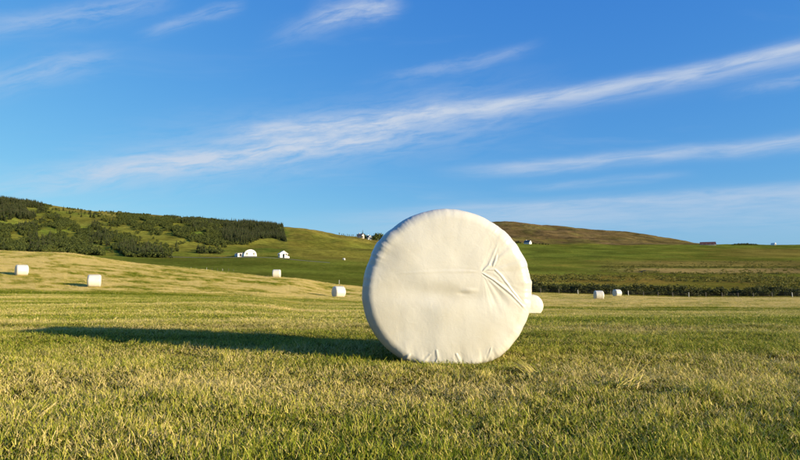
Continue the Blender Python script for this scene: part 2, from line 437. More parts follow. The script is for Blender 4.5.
Rlist = [('hayfield', mat_hayfield()), ('pasture', mat_cover('rough_pasture', 0.55, 0.45, 0.6)),
         ('hillside', mat_cover('hill_grass', 0.16, 0.45, 1.5)), ('moorland_hill', mat_cover('moor_heather', 0.05, 0.5, 4.0))]
for k, (nm, m) in enumerate(Rlist):
    q = Q[zone == k]
    used, inv = np.unique(q, return_inverse=True)
    vs_ = P[used]; q = inv.reshape(-1, 4)
    faces = q.tolist(); verts = vs_.tolist()
    if k == 0:                                                 # close the net under the camera
        c0 = len(verts); verts.append([0, 0, gz(0, 0.01)])
        ring = np.searchsorted(used, np.arange(nT) * nD)
        faces += [[c0, int(ring[(i + 1) % nT]), int(ring[i])] for i in range(nT)]
    me = mesh_from(nm, verts, faces, [m], smooth=True)
    V = np.array(verts)
    if k == 0: float_attr(me, 'straw', straw(V[:, 0], V[:, 1])); float_attr(me, 'thatch', 1 - sstep(np.hypot(V[:, 0], V[:, 1]), 5, 18))
    else: color_attr(me, 'cover', cover_color(V[:, 0], V[:, 1]))
    tag(link(nm, me), kind='structure')


# ------------------------------------------------------------------ scatter (for what nobody could count)
def scatter(name, pts, rot, scl, attrs, variants, parent_label):
    """points mesh + geometry nodes that set one of the variant meshes on every point"""
    src = bpy.data.collections.new(name + '_source')
    for i, me in enumerate(variants): src.objects.link(bpy.data.objects.new(f'{name}_piece', me))
    me = bpy.data.meshes.new(name); me.from_pydata(np.asarray(pts).tolist(), [], [])
    for k, v in (('rot', rot), ('scl', scl)):
        a = me.attributes.new(k, 'FLOAT_VECTOR', 'POINT'); a.data.foreach_set('vector', np.asarray(v, np.float32).ravel())
    for k, v in attrs.items(): float_attr(me, k, v)
    a = me.attributes.new('pick', 'INT', 'POINT'); a.data.foreach_set('value', rng.integers(0, len(variants), len(pts)).astype(np.int32))
    o = link(name, me)
    ng = bpy.data.node_groups.new(name, 'GeometryNodeTree')
    ng.interface.new_socket('Geometry', in_out='INPUT', socket_type='NodeSocketGeometry')
    ng.interface.new_socket('Geometry', in_out='OUTPUT', socket_type='NodeSocketGeometry')
    N = ng.nodes; L = ng.links
    gi, go = N.new('NodeGroupInput'), N.new('NodeGroupOutput')
    m2p = N.new('GeometryNodeMeshToPoints'); iop = N.new('GeometryNodeInstanceOnPoints'); ci = N.new('GeometryNodeCollectionInfo')
    ci.inputs['Collection'].default_value = src; ci.inputs['Separate Children'].default_value = True; ci.inputs['Reset Children'].default_value = True
    def at(nm, ty):
        n = N.new('GeometryNodeInputNamedAttribute'); n.data_type = ty; n.inputs['Name'].default_value = nm; return n.outputs['Attribute']
    L.new(gi.outputs[0], m2p.inputs['Mesh']); L.new(m2p.outputs[0], iop.inputs['Points']); L.new(ci.outputs[0], iop.inputs['Instance'])
    iop.inputs['Pick Instance'].default_value = True
    L.new(at('pick', 'INT'), iop.inputs['Instance Index'])
    e2r = N.new('FunctionNodeEulerToRotation'); L.new(at('rot', 'FLOAT_VECTOR'), e2r.inputs[0]); L.new(e2r.outputs[0], iop.inputs['Rotation'])
    L.new(at('scl', 'FLOAT_VECTOR'), iop.inputs['Scale'])
    L.new(iop.outputs[0], go.inputs[0])
    md = o.modifiers.new('scatter', 'NODES'); md.node_group = ng
    return o


# ------------------------------------------------------------------ the wrapped bales
def mat_film(name, tint, rough):
    m, t, b = material(name)
    tc = t.new('ShaderNodeTexCoord').outputs['Object']
    n = t.noise(tc, 3.0, 5, 0.6)
    c = t.mix(t.smooth(n, 0.40, 0.72), (*tint, 1), (tint[0] * 0.94, tint[1] * 0.92, tint[2] * 0.87, 1))
    t.l.new(c, b.inputs['Base Color'])
    t.put(b.inputs['Roughness'], t.smooth(t.noise(tc, 7.0, 4, 0.6), 0.3, 0.7, rough - 0.07, rough + 0.10))
    b.inputs['Specular IOR Level'].default_value = 0.42
    b.inputs['Subsurface Weight'].default_value = 0.12; b.inputs['Subsurface Radius'].default_value = (0.05, 0.04, 0.03); b.inputs['Subsurface Scale'].default_value = 0.2
    bump = t.new('ShaderNodeBump'); bump.inputs['Strength'].default_value = 0.30; bump.inputs['Distance'].default_value = 0.006
    h = t.math('ADD', t.noise(tc, 16.0, 4, 0.6, 0.6), t.math('MULTIPLY', t.noise(tc, 60.0, 3, 0.6), 0.25))
    t.l.new(h, bump.inputs['Height']); t.l.new(bump.outputs[0], b.inputs['Normal'])
    return m


FILM = mat_film('white_stretch_film', (0.548, 0.524, 0.450), 0.34)


def seg_dist(X, Z, a, b):
    ax, az = a; bx, bz = b; vx, vz = bx - ax, bz - az; L2 = vx * vx + vz * vz
    s = np.clip(((X - ax) * vx + (Z - az) * vz) / L2, 0, 1)
    return np.hypot(X - ax - s * vx, Z - az - s * vz), s, ((X - ax) * vz - (Z - az) * vx) / math.sqrt(L2)


def bale_mesh(name, R, W, nr, ns, nth, seed, folds=(), pleat=0.010, shoulder=0.10, sag=0.90):
    """axis along local Y, front face towards -Y, standing on z = 0"""
    # profile: front centre -> front rim -> side -> back rim -> back centre
    prof = []
    e = shoulder
    for i in range(nr): prof.append(((R - e) * i / nr, -W / 2, 0))
    na = max(6, ns // 4)
    for i in range(na): a = math.pi / 2 * i / na; prof.append((R - e + e * math.sin(a), -W / 2 + e - e * math.cos(a), 1))
    for i in range(ns): prof.append((R, -W / 2 + e + (W - 2 * e) * i / ns, 2))
    for i in range(na): a = math.pi / 2 * i / na; prof.append((R - e + e * math.cos(a), W / 2 - e + e * math.sin(a), 1))
    nb = max(4, nr // 4)
    for i in range(nb + 1): prof.append(((R - e) * (1 - i / nb), W / 2, 0))
    prof = np.array(prof)
    prof[0, 0] = 1e-4; prof[-1, 0] = 1e-4
    # profile normals
    dr = np.gradient(prof[:, 0]); dy = np.gradient(prof[:, 1]); ln = np.hypot(dr, dy) + 1e-9
    nr_, ny_ = dy / ln, -dr / ln
    tha = np.arange(nth) / nth * 2 * math.pi
    Rr, Th = np.meshgrid(prof[:, 0], tha, indexing='ij'); Yp = np.repeat(prof[:, 1][:, None], nth, 1)
    front = (Yp < 0)
    cs, sn = np.cos(Th), np.sin(Th)
    rel = Rr / R
    # domed ends
    dome = 0.045 * (1 - np.clip(rel, 0, 1) ** 2.2)
    # pleats gathered towards the rim of the end faces and over the shoulder
    def pn(freq, sd):
        return vnoise(Th / (2 * math.pi) * freq, Rr * 2.0 + 10 * sd, seed + sd) * 0.0 + fbm((cs * 1.0 + 3) * freq / 6.3, (sn * 1.0 + 3) * freq / 6.3, seed + sd, 2)
    w_rim = np.exp(-((rel - 0.97) / 0.10) ** 2) * (np.abs(Yp) > W / 2 - 1.6 * e)
    rim = (pn(34, 1) - 0.5) * 2.2 + (pn(110, 2) - 0.5) * 0.9
    lull = sstep(fbm((cs + 3) * 1.6, (sn + 3) * 1.6 + Yp, seed + 4, 2), 0.30, 0.70)
    disp = w_rim * rim * pleat * (0.45 + 2.2 * lull)
    spread = sstep(rel, 0.25, 0.95) * (1 - sstep(rel, 0.97, 1.0))
    disp = disp + spread * (pn(30, 5) - 0.5) * pleat * 0.9
    disp = disp + (fbm(cs * Rr / 0.30 + 5, sn * Rr / 0.30 + Yp * 3, seed + 9, 2) - 0.5) * 0.020
    side = sstep(Rr, R - 0.02, R) * (np.abs(Yp) < W / 2 - e * .7)
    disp = disp + side * (fbm(Yp / 0.06, cs * 2.5 + sn * 1.7 + 5, seed + 13, 3) - 0.5) * 0.016
    Xl, Zl = cs * Rr, sn * Rr
    if folds:
        fr = front & (prof[:, 2][:, None] < 1.5)
        for line, wdt, h, tail in folds:
            best = np.full_like(Xl, 9.0); S_ = np.zeros_like(Xl); SG = np.zeros_like(Xl); n_ = len(line) - 1
            for q in range(n_):
                dist, s, sg = seg_dist(Xl, Zl, line[q], line[q + 1])
                nearer = dist < best
                S_ = np.where(nearer, (q + s) / n_, S_); SG = np.where(nearer, sg, SG); best = np.minimum(best, dist)
            prof_w = wdt * (0.40 + 0.60 * np.sin(np.clip(S_, 0.02, 0.98) * math.pi) ** 0.6)
            rdg = np.exp(-(best / prof_w) ** 2) - 0.45 * np.exp(-((SG - 1.9 * prof_w) / prof_w) ** 2) * (best < 4 * prof_w)
            stepd = 0.5 * np.tanh(SG / prof_w) * np.exp(-(best / (4.5 * prof_w)) ** 2)
            ends = sstep(S_, 0.0, 0.12) * (1 - sstep(S_, 0.8, 1.0) * 0.8)
            disp = disp + fr * h * ends * (1 - tail * S_) * (rdg + 0.8 * stepd * np.where(best < 5 * prof_w, 1, 0))
        # the face sags in across its middle; a dimple where the film was drawn tight
        disp = disp - fr * 0.022 * np.exp(-((Zl + 0.035 + 0.05 * Xl) / 0.075) ** 2) * np.exp(-((Xl + 0.05) / 0.36) ** 2)
        disp = disp + fr * 0.006 * np.exp(-(((Xl - 0.15) / 0.05) ** 2 + ((Zl + 0.005) / 0.018) ** 2)) - fr * 0.004 * np.exp(-(((Xl - 0.10) / 0.04) ** 2 + ((Zl + 0.03) / 0.014) ** 2))
        # edges of the film strips laid across the end, layer over layer
        rs_ = random.Random(12)
        for _ in range(22):
            a_ = rs_.uniform(0, 2 * math.pi); o_ = rs_.uniform(0.05, 0.50); sd_ = Xl * math.cos(a_) + Zl * math.sin(a_) - o_ + 0.010 * np.sin(3 * (Xl * math.sin(a_) - Zl * math.cos(a_)) + a_)
            disp = disp + fr * rs_.uniform(0.0001, 0.00028) * (0.5 + 0.5 * np.tanh(sd_ / 0.004)) * np.exp(-np.maximum(sd_, 0) / 0.12)
        # faint tension lines around the fold
        jx, jz = folds[0][0][0]
        ang = np.arctan2(Zl - jz, Xl - jx); rr = np.hypot(Xl - jx, Zl - jz)
        fan = (fbm(np.cos(ang) * 5 + 20, np.sin(ang) * 5 + 20, 91, 2) - 0.5) * np.exp(-((rr - 0.22) / 0.14) ** 2) * sstep(np.cos(ang + 0.15), -0.2, 0.5)
        disp = disp + fr * fan * 0.010
        # soft wrinkles rising from where the bale stands
        foot = np.exp(-((Zl + 0.56) / 0.10) ** 2) * fr
        disp = disp + foot * (fbm(Xl / 0.05 + Zl * 3, Zl / 0.35, 95, 2) - 0.5) * 0.014
    NRr = np.repeat(nr_[:, None], nth, 1); NY = np.repeat(ny_[:, None], nth, 1)
    Rn = Rr + NRr * disp
    Yn = Yp + NY * disp + np.where(front, -dome, dome)
    Xo, Zo = cs * Rn, sn * Rn
    # weight: sits flat and spreads a little
    Zo = Zo * np.where(Zo > 0, sag + 0.01, 1.0)
    flat = -R * 0.94
    k = 0.05
    Zo = flat + k * np.logaddexp(0, (Zo - flat) / k)
    Xo = Xo * (1.0 + 0.02 * np.exp(-((Zo + 0.15) / 0.4) ** 2))
    Zo = Zo - Zo.min()
    V = np.stack([Xo, Yn, Zo], -1).reshape(-1, 3)
    n0 = len(prof)
    a, b = np.meshgrid(np.arange(n0 - 1), np.arange(nth), indexing='ij'); b2 = (b + 1) % nth
    Fq = np.stack([a * nth + b, a * nth + b2, (a + 1) * nth + b2, (a + 1) * nth + b], -1).reshape(-1, 4)
    me = mesh_from(name, V.tolist(), Fq.tolist(), [FILM], smooth=True)
    return me


S = 0.645 / 84.5
def fp(px, py): return ((px - 445) * S, (287 - py) * S)
def fl(*p): return [fp(*q) for q in p]


folds = [   # creases of the film on the near end: (line, width, height, how fast it dies out)
    (fl((477, 269), (484, 262), (489, 251), (495, 238)), 0.0085, 0.0044, 0.8),
    (fl((476, 269), (489, 277), (507, 292), (526, 313)), 0.0075, 0.0056, 0.4),
    (fl((481, 267), (490, 266), (496, 272), (508, 289), (520, 304)), 0.0075, 0.0046, 0.5),
    (fl((488, 264), (491, 256), (493, 250)), 0.008, 0.0045, 0.7),
    (fl((474, 268.5), (440, 268.5), (385, 271)), 0.012, 0.0020, 0.8),
    (fl((427, 350), (422, 357), (417, 365)), 0.011, 0.0035, 0.2), (fl((432, 345), (433, 354), (431, 364)), 0.010, 0.003, 0.2),
    (fl((451, 349), (454, 356), (456, 364)), 0.010, 0.004, 0.2), (fl((486, 343), (484, 352), (481, 363)), 0.007, 0.0035, 0.2), (fl((407, 350), (402, 357), (397, 363)), 0.012, 0.005, 0.2),
]
yaw = math.radians(2.0)
fx, fy = 0.372, 4.42
nvec = Vector((math.sin(yaw), -math.cos(yaw)))
bx, by = fx - nvec.x * 0.6, fy - nvec.y * 0.6
big = link('wrapped_bale', bale_mesh('wrapped_bale', 0.648, 1.2, 230, 60, 760, 3, folds, pleat=0.004, shoulder=0.085, sag=0.955))
big.location = (bx, by, gz(bx, by) - 0.022); big.rotation_euler = (0, 0, yaw)
tag(big, 'huge white plastic wrapped round bale close up, showing its creased end face', 'hay bale', 'white wrapped bales')

bale_vars = [bale_mesh('far_bale', 0.64, 1.12, 14, 12, 56, 20 + i, pleat=0.0035, shoulder=0.15, sag=0.94) for i in range(3)]
# px, depth, yaw of the axis (degrees), size, label
far_bales = [
    (22.5, 63, -78, 0.98, 'white wrapped bale nearest the left edge, high on the stubble slope'),
    (95.5, 56, 90, 1.0, 'white wrapped bale lower on the stubble slope, second from the left'),
    (277, 86.5, 84, 1.02, 'small white wrapped bale on the edge of the stubble below the white farm sheds'),
    (339, 63, -62, 1.02, 'white wrapped bale just left of the huge bale with its shaded end showing'),
    (528.5, 33.5, 24, 1.0, 'white wrapped bale half hidden behind the right side of the huge bale'),
    (597.5, 79, -74, 1.0, 'white wrapped bale near the fence, left of the pair on the right'),
    (615.8, 104, -52, 1.04, 'smaller white wrapped bale against the dark scrub, right of the pair'),
    (344, 352, 60, 1.1, 'tiny white speck of a bale on the far green field left of the huge bale'),
]
for i, (px, d, yw, s, lab) in enumerate(far_bales):
    o = link('wrapped_bale', bale_vars[i % 3]); p = place(px, d)
    o.location = p - Vector((0, 0, 0.03)); o.rotation_euler = (0, 0, math.radians(yw) - math.atan2(p.x, p.y)); o.scale = (s, s, s)
    tag(o, lab, 'hay bale', 'white wrapped bales')

# ------------------------------------------------------------------ farm buildings
def plain(name, rgb, rough=0.8, var=0.12, scale=1.5):
    m, t, b = material(name)
    g = t.new('ShaderNodeTexCoord').outputs['Object']
    k = t.smooth(t.noise(g, scale, 5, 0.65), 0.3, 0.7, 1 - var, 1 + var * 0.5)
    t.l.new(t.mix(1.0, (*rgb, 1), t.vec(k, k, k), 'MULTIPLY'), b.inputs['Base Color'])
    b.inputs['Roughness'].default_value = rough
    return m


M_white = plain('white_render', (0.78, 0.76, 0.70)); M_cream = plain('cream_sheeting', (0.70, 0.64, 0.48)); M_dark = plain('dark_opening', (0.03, 0.03, 0.03))
M_red = plain('dark_red_roof', (0.10, 0.035, 0.03)); M_greyroof = plain('grey_roof', (0.10, 0.10, 0.11)); M_pink = plain('pale_pink_render', (0.68, 0.56, 0.48))
M_glass = plain('window_glass', (0.04, 0.05, 0.06), 0.1); M_wood = plain('weathered_wood', (0.12, 0.10, 0.075), 0.9); M_woodpale = plain('pale_post', (0.58, 0.54, 0.45), 0.9)
M_wire = plain('fence_wire', (0.12, 0.11, 0.10), 0.7); M_earth = plain('bare_earth', (0.22, 0.18, 0.05), 0.95, 0.3, 0.8); M_gravel = plain('gravel_track', (0.15, 0.14, 0.10), 0.95, 0.25, 0.6)


def box(v, f, x0, x1, y0, y1, z0, z1):
    n = len(v)
    v += [(x0, y0, z0), (x1, y0, z0), (x1, y1, z0), (x0, y1, z0), (x0, y0, z1), (x1, y0, z1), (x1, y1, z1), (x0, y1, z1)]
    f += [(n, n + 3, n + 2, n + 1), (n + 4, n + 5, n + 6, n + 7), (n, n + 1, n + 5, n + 4), (n + 1, n + 2, n + 6, n + 5), (n + 2, n + 3, n + 7, n + 6), (n + 3, n, n + 4, n + 7)]


def part_box(name, mat, parent, *a):
    v, f = [], []; box(v, f, *a); return link(name, mesh_from(name, v, f, [mat]), parent)


def part_prism(name, mat, parent, poly, y0, y1):
    n = len(poly); v = [(x, y0, z) for x, z in poly] + [(x, y1, z) for x, z in poly]
    f = [tuple(range(n)), tuple(range(2 * n - 1, n - 1, -1))] + [((i + 1) % n, i, n + i, n + (i + 1) % n) for i in range(n)]
    me = mesh_from(name, v, f, [mat])
    bm = bmesh.new(); bm.from_mesh(me); bmesh.ops.recalc_face_normals(bm, faces=bm.faces); bm.to_mesh(me); bm.free()
    return link(name, me, parent)


def thing(name, label, cat, loc, rz=0, group=None):
    o = bpy.data.objects.new(name, None); col.objects.link(o); o.location = loc; o.rotation_euler = (0, 0, rz)
    return tag(o, label, cat, group)


def arch_poly(w, h, base=0.0, n=18):
    return [(-w / 2, -base)] + [(-w / 2 * math.cos(math.pi * i / n), h * math.sin(math.pi * i / n) ** 0.8) for i in range(n + 1)] + [(w / 2, -base)]


# arched barn with its low annexes, gable towards the camera
p = place(250.4, 348)
t = thing('arched_barn', 'white round arched farm shed with cream doors at the foot of the hill', 'barn', p, math.radians(14), 'farm sheds')
part_prism('shell', M_white, t, arch_poly(7.4, 4.1, 1.5), -3.0, 13)
part_prism('end_wall', M_cream, t, arch_poly(5.8, 3.2, 0.2), -3.12, -2.9)
part_box('door', M_white, t, -1.4, 1.4, -3.22, -3.05, 0, 2.3)
for sx in (-2.3, 1.7): 
    wdw = part_box('window', M_glass, t, sx, sx + 0.6, -3.20, -3.06, 1.1, 1.9)
part_box('plinth', M_greyroof, t, -3.9, 3.9, -3.4, 13.2, -1.6, 0.06)
p = place(241.2, 347)
t = thing('low_annex', 'low white lean-to shed attached left of the arched farm shed', 'shed', p, math.radians(14), 'farm sheds')
part_box('wall', M_white, t, -2.0, 1.8, -2, 3, -1.2, 2.0)
part_prism('roof', M_greyroof, t, [(-2.2, 2.0), (2.0, 2.0), (2.0, 2.7), (-2.2, 2.15)], -2.2, 3.2)
part_box('door', M_dark, t, -0.9, 0.2, -2.06, -1.9, 0, 1.7)
p = place(236.9, 352)
t = thing('small_hut', 'tiny white hut at the far left of the farm sheds', 'hut', p, math.radians(10), 'farm sheds')
part_box('wall', M_white, t, -1.2, 1.2, -1.4, 1.4, -1.0, 1.5)
part_prism('roof', M_greyroof, t, [(-1.4, 1.45), (1.4, 1.45), (0, 2.2)], -1.6, 1.6)


def gable_house(name, label, px, d, w, l, h, rise, rz, wallm, roofm, cat='house', group=None, chimney=True, win=3):
    p = place(px, d)
    t = thing(name, label, cat, p, rz, group)
    part_prism('wall', wallm, t, [(-w / 2, -2), (w / 2, -2), (w / 2, h), (0, h + rise), (-w / 2, h)], -l / 2, l / 2)
    for s in (-1, 1):
        e = 0.5
        poly = [(0, h + rise + 0.05), (s * (w / 2 + e), h - rise * e / (w / 2) + 0.05), (s * (w / 2 + e), h - rise * e / (w / 2) + 0.3), (0, h + rise + 0.32)]
        part_prism('roof', roofm, t, poly, -l / 2 - 0.3, l / 2 + 0.3)
    if chimney: part_box('chimney', wallm, t, -0.45, 0.45, l * 0.2, l * 0.2 + 0.9, h + rise - 0.2, h + rise + 1.3)
    for k in range(win):
        y = -l / 2 + l * (k + 0.5) / win
        for s in (-1, 1):
            wd = part_box('window', M_white, t, s * w / 2 - 0.08, s * w / 2 + 0.08, y - 0.6, y + 0.6, 1.0, 2.3)
            part_box('pane', M_glass, wd, s * w / 2 - 0.12, s * w / 2 + 0.12, y - 0.45, y + 0.45, 1.12, 2.18)
    part_box('door', M_dark, t, -0.55, 0.55, -l / 2 - 0.08, -l / 2 + 0.1, 0, 2.1)
    wd = part_box('window', M_white, t, 1.0, 2.0, -l / 2 - 0.08, -l / 2 + 0.1, 1.1, 2.3)
    part_box('pane', M_glass, wd, 1.12, 1.88, -l / 2 - 0.12, -l / 2 + 0.08, 1.22, 2.18)
    return t


gable_house('farm_shed', 'small white gabled shed with dark shaded side, right of the arched farm shed', 282.8, 352, 4.4, 6.5, 2.2, 1.5, math.radians(22), M_white, M_white, 'shed', 'farm sheds', False, 2)
p = place(286.7, 350)
t = thing('low_shed', 'low white lean-to stepping down right of the small gabled shed', 'shed', p, math.radians(22), 'farm sheds')
part_prism('wall', M_white, t, [(-1.6, -1.5), (1.4, -1.5), (1.4, 0.8), (-1.6, 2.0)], -1.5, 2)
part_prism('roof', M_greyroof, t, [(-1.65, 2.02), (1.5, 0.78), (1.5, 0.9), (-1.65, 2.15)], -1.7, 2.2)
gable_house('hilltop_house', 'white house with grey roof among dark trees on the left skyline', 368.8, 800, 6.5, 9, 3.2, 2.6, math.radians(30), M_white, M_greyroof)
gable_house('hilltop_cottage', 'tiny pale cottage at the left end of the skyline tree clump', 360.5, 790, 5.5, 8, 3.4, 2.4, math.radians(60), M_pink, M_greyroof, win=2)
gable_house('farmhouse', 'white gabled farmhouse with dark roof at the foot of the brown moor', 528, 1005, 7.5, 11, 3, 3.2, math.radians(48), M_white, M_greyroof)
gable_house('long_barn', 'long low barn with dark red roof and pale gable on the right skyline', 708.5, 1040, 9, 25, 1.0, 4.4, math.radians(68), M_pink, M_red, 'barn', None, False, 4)
p = place(774.5, 1045)
t = thing('arched_hut', 'small white arched hut alone on the right skyline', 'hut', p, math.radians(35))
part_prism('shell', M_white, t, arch_poly(5.5, 4.2, 1.5), -3, 4)
part_prism('end_wall', M_greyroof, t, arch_poly(4.2, 3.2, 0.2), -3.1, -2.9)
part_box('door', M_dark, t, -0.9, 0.9, -3.2, -3.05, 0, 2.2)

# gravel track to the sheds
tp = []
for i, px in enumerate(np.linspace(150, 330, 60)):
    d = 342 + 5 * math.sin(px / 60) - max(0, px - 285) * 0.55
    tp.append((px, d))
v, f = [], []
for px, d in tp:
    for s in (0, 1):
        q = place(px, d + (-1.8 if s == 0 else 1.8)); v.append((q.x, q.y, q.z + 0.05))
for i in range(len(tp) - 1): f.append((2 * i, 2 * i + 2, 2 * i + 3, 2 * i + 1))
tag(link('farm_track', mesh_from('farm_track', v, f, [M_gravel])), kind='structure')

# ------------------------------------------------------------------ fences
def fence(name, label, pts, post_h, post_r, pale, wires):
    p0 = pts[0]
    t = thing(name, label, 'fence', (p0.x, p0.y, p0.z))
    v, f = [], []; n = 8
    for k in range(n):
        a = 2 * math.pi * k / n; v.append((math.cos(a) * post_r, math.sin(a) * post_r, -0.4))
    for k in range(n):
        a = 2 * math.pi * k / n; v.append((math.cos(a) * post_r * .9, math.sin(a) * post_r * .9, post_h))
    v.append((0, 0, post_h + post_r * 0.7))
    for k in range(n): f.append((k, (k + 1) % n, n + (k + 1) % n, n + k)); f.append((n + k, n + (k + 1) % n, 2 * n))
    ms = [mesh_from('post', v, f, [m]) for m in (M_wood, M_woodpale)]
    for i, q in enumerate(pts):
        o = link('post', ms[1 if pale(i) else 0], t); o.location = q - p0
        o.rotation_euler = (random.uniform(-.06, .06), random.uniform(-.06, .06), random.random()); k = random.uniform(.85, 1.12); o.scale = (1, 1, k)
    for wz in wires:
        v, f = [], []
        for q in pts:
            c = q - p0 + Vector((0, 0, post_h * wz)); v += [c + Vector((0, -.0025, -.0025)), c + Vector((0, -.0025, .0025)), c + Vector((0, .003, 0))]
        for i in range(len(pts) - 1):
            for k in range(3): f.append((3 * i + k, 3 * i + (k + 1) % 3, 3 * i + 3 + (k + 1) % 3, 3 * i + 3 + k))
        link('wire', mesh_from('wire', v, f, [M_wire]), t)
    return t


fpts = [place(px, 117.5 + 0.6 * math.sin(px)) for px in (428, 447, 466, 485, 503, 521, 540, 558, 577, 594, 609.5, 627, 642, 656.5, 671, 687, 704, 720, 736, 751, 770, 790, 808, 826, 845)]
fence('wire_fence', 'post and wire fence along the field edge in front of the dark scrub', fpts, 0.85, 0.07, lambda i: i in (8, 11, 15, 21), (0.35, 0.62, 0.9))
fpts = [place(px, 205 - (px - 186) * 0.25) for px in (186, 191.5, 197, 202, 207, 212.5, 218, 223, 229, 234)]
fence('pasture_fence', 'faint line of pale posts across the green pasture behind the stubble slope', fpts, 0.75, 0.05, lambda i: i % 3 == 1, (0.5, 0.9))
p = place(339.5, 120)
st = thing('marker_stake', 'single pale stake standing in the green field left of the huge bale', 'stake', p)
v, f = [], []; box(v, f, -.04, .04, -.04, .04, -.3, .75); 
me = mesh_from('shaft', v, f, [M_woodpale]); link('shaft', me, st)
part_box('cap', M_white, st, -.055, .055, -.055, .055, .75, .82)

# ------------------------------------------------------------------ trees and scrub
def mat_leaf(name, c0, c1, trans=0.25):
    m, t, b = material(name)
    a = t.new('ShaderNodeAttribute', attribute_name='tone'); oi = t.new('ShaderNodeObjectInfo')
    k = t.math('ADD', t.math('MULTIPLY', a.outputs['Fac'], 0.6), t.math('MULTIPLY', oi.outputs['Random'], 0.4))
    c = t.mix(k, (*c0, 1), (*c1, 1))
    t.l.new(c, b.inputs['Base Color']); b.inputs['Roughness'].default_value = 0.7; b.inputs['Specular IOR Level'].default_value = 0.25
    tr = t.new('ShaderNodeBsdfTranslucent'); t.l.new(c, tr.inputs['Color'])
    mx = t.new('ShaderNodeMixShader'); mx.inputs[0].default_value = trans
    t.l.new(b.outputs[0], mx.inputs[1]); t.l.new(tr.outputs[0], mx.inputs[2]); t.l.new(mx.outputs[0], t.n['Material Output'].inputs['Surface'])
    return m


M_needle = mat_leaf('conifer_needles', (0.024, 0.037, 0.008), (0.072, 0.083, 0.018), 0.12)
M_birch = mat_leaf('birch_leaves', (0.028, 0.044, 0.006), (0.110, 0.122, 0.020))
M_willow = mat_leaf('willow_leaves', (0.022, 0.030, 0.006), (0.075, 0.078, 0.014))
M_marsh = mat_leaf('marsh_scrub_leaves', (0.080, 0.088, 0.010), (0.25, 0.22, 0.035))
M_bark = plain('bark', (0.10, 0.075, 0.05), 0.9)


def limb(v, f, a, b, r0, r1, n=5):
    a, b = Vector(a), Vector(b); z = (b - a).normalized(); x = z.orthogonal().normalized(); y = z.cross(x); k = len(v)
    for c, r in ((a, r0), (b, r1)):
        for i in range(n): t = 2 * math.pi * i / n; v.append(tuple(c + x * (math.cos(t) * r) + y * (math.sin(t) * r)))
    for i in range(n): f.append((k + i, k + (i + 1) % n, k + n + (i + 1) % n, k + n + i))


def conifer(seed, h, w, tiers, per):
    R_ = random.Random(seed); v, f, mi, tone = [], [], [], []
    limb(v, f, (0, 0, -0.6), (0, 0, h * 0.97), h * 0.022, h * 0.004); mi += [1] * len(f)
    for i in range(tiers):
        q = i / (tiers - 1); z = h * (0.06 + 0.92 * q); r = w * 0.5 * (1 - q) ** 0.85 + 0.06 * w
        for k in range(max(4, int(per * (1 - 0.5 * q)))):
            a = R_.uniform(0, 6.283); rr = r * R_.uniform(0.65, 1.15); dz = -rr * R_.uniform(0.15, 0.45)
            sw = rr * R_.uniform(0.28, 0.5); n = len(v)
            c, s = math.cos(a), math.sin(a); zz = z + R_.uniform(-.3, .3) * h / tiers
            v += [(0, 0, zz + 0.05 * h), (c * rr * .6 - s * sw, s * rr * .6 + c * sw, zz + dz * .5), (c * rr, s * rr, zz + dz), (c * rr * .6 + s * sw, s * rr * .6 - c * sw, zz + dz * .6)]
            f += [(n, n + 1, n + 2), (n, n + 2, n + 3)]; mi += [0, 0]
    me = mesh_from('conifer', v, f, [M_needle, M_bark], idx=mi); float_attr(me, 'tone', [R_.random() for _ in v]); return me


def leafy(seed, h, w, n, size, mat, trunk=0.25, lobes=7, low=0.0):
    """stems, then leaf-clump faces gathered round a number of lobes"""
    R_ = random.Random(seed); v, f, mi, tone = [], [], [], []
    L = []
    for i in range(lobes):
        a = R_.uniform(0, 6.283); rr = w * 0.5 * R_.uniform(0.1, 0.72); z = h * R_.uniform(max(low, trunk + 0.08), 0.84)
        L.append((Vector((math.cos(a) * rr, math.sin(a) * rr, z)), R_.uniform(0.20, 0.34) * min(w, h) * (1.15 - 0.35 * z / h)))
    limb(v, f, (0, 0, -0.4), (0, 0, h * 0.6), h * 0.03, h * 0.012)
    for c, r in L: limb(v, f, (0, 0, h * trunk * 0.6), c, h * 0.015, h * 0.004, 3)
    mi += [1] * len(f); tone += [0.5] * len(v)
    for i in range(n):
        c, r = L[i % lobes]
        d = Vector((R_.gauss(0, 1), R_.gauss(0, 1), R_.gauss(0, 1))).normalized()
        p = c + d * r * R_.uniform(0.55, 1.12); p.z = max(p.z, 0.03 * h)
        nrm = (d + Vector((R_.uniform(-.8, .8), R_.uniform(-.8, .8), R_.uniform(-.5, .9)))).normalized()
        x = nrm.orthogonal().normalized(); x.rotate(Matrix.Rotation(R_.uniform(0, 6.28), 3, nrm)); y = nrm.cross(x)
        s = size * R_.uniform(0.6, 1.4); k = len(v)
        v += [tuple(p - x * s * .5), tuple(p + y * s * .42), tuple(p + x * s * .6), tuple(p - y * s * .42)]
        f.append((k, k + 1, k + 2, k + 3)); mi.append(0); tt_ = R_.random(); tone += [tt_] * 4
    me = mesh_from('leafy', v, f, [mat, M_bark], idx=mi); float_attr(me, 'tone', tone); return me


conifers = [conifer(100 + i, 4.8 + i * .4, 2.5 + .2 * i, 11, 9) for i in range(4)]
birches = [leafy(200 + i, 3.2, 3.7, 230, 0.48, M_birch, 0.18, 8) for i in range(4)]

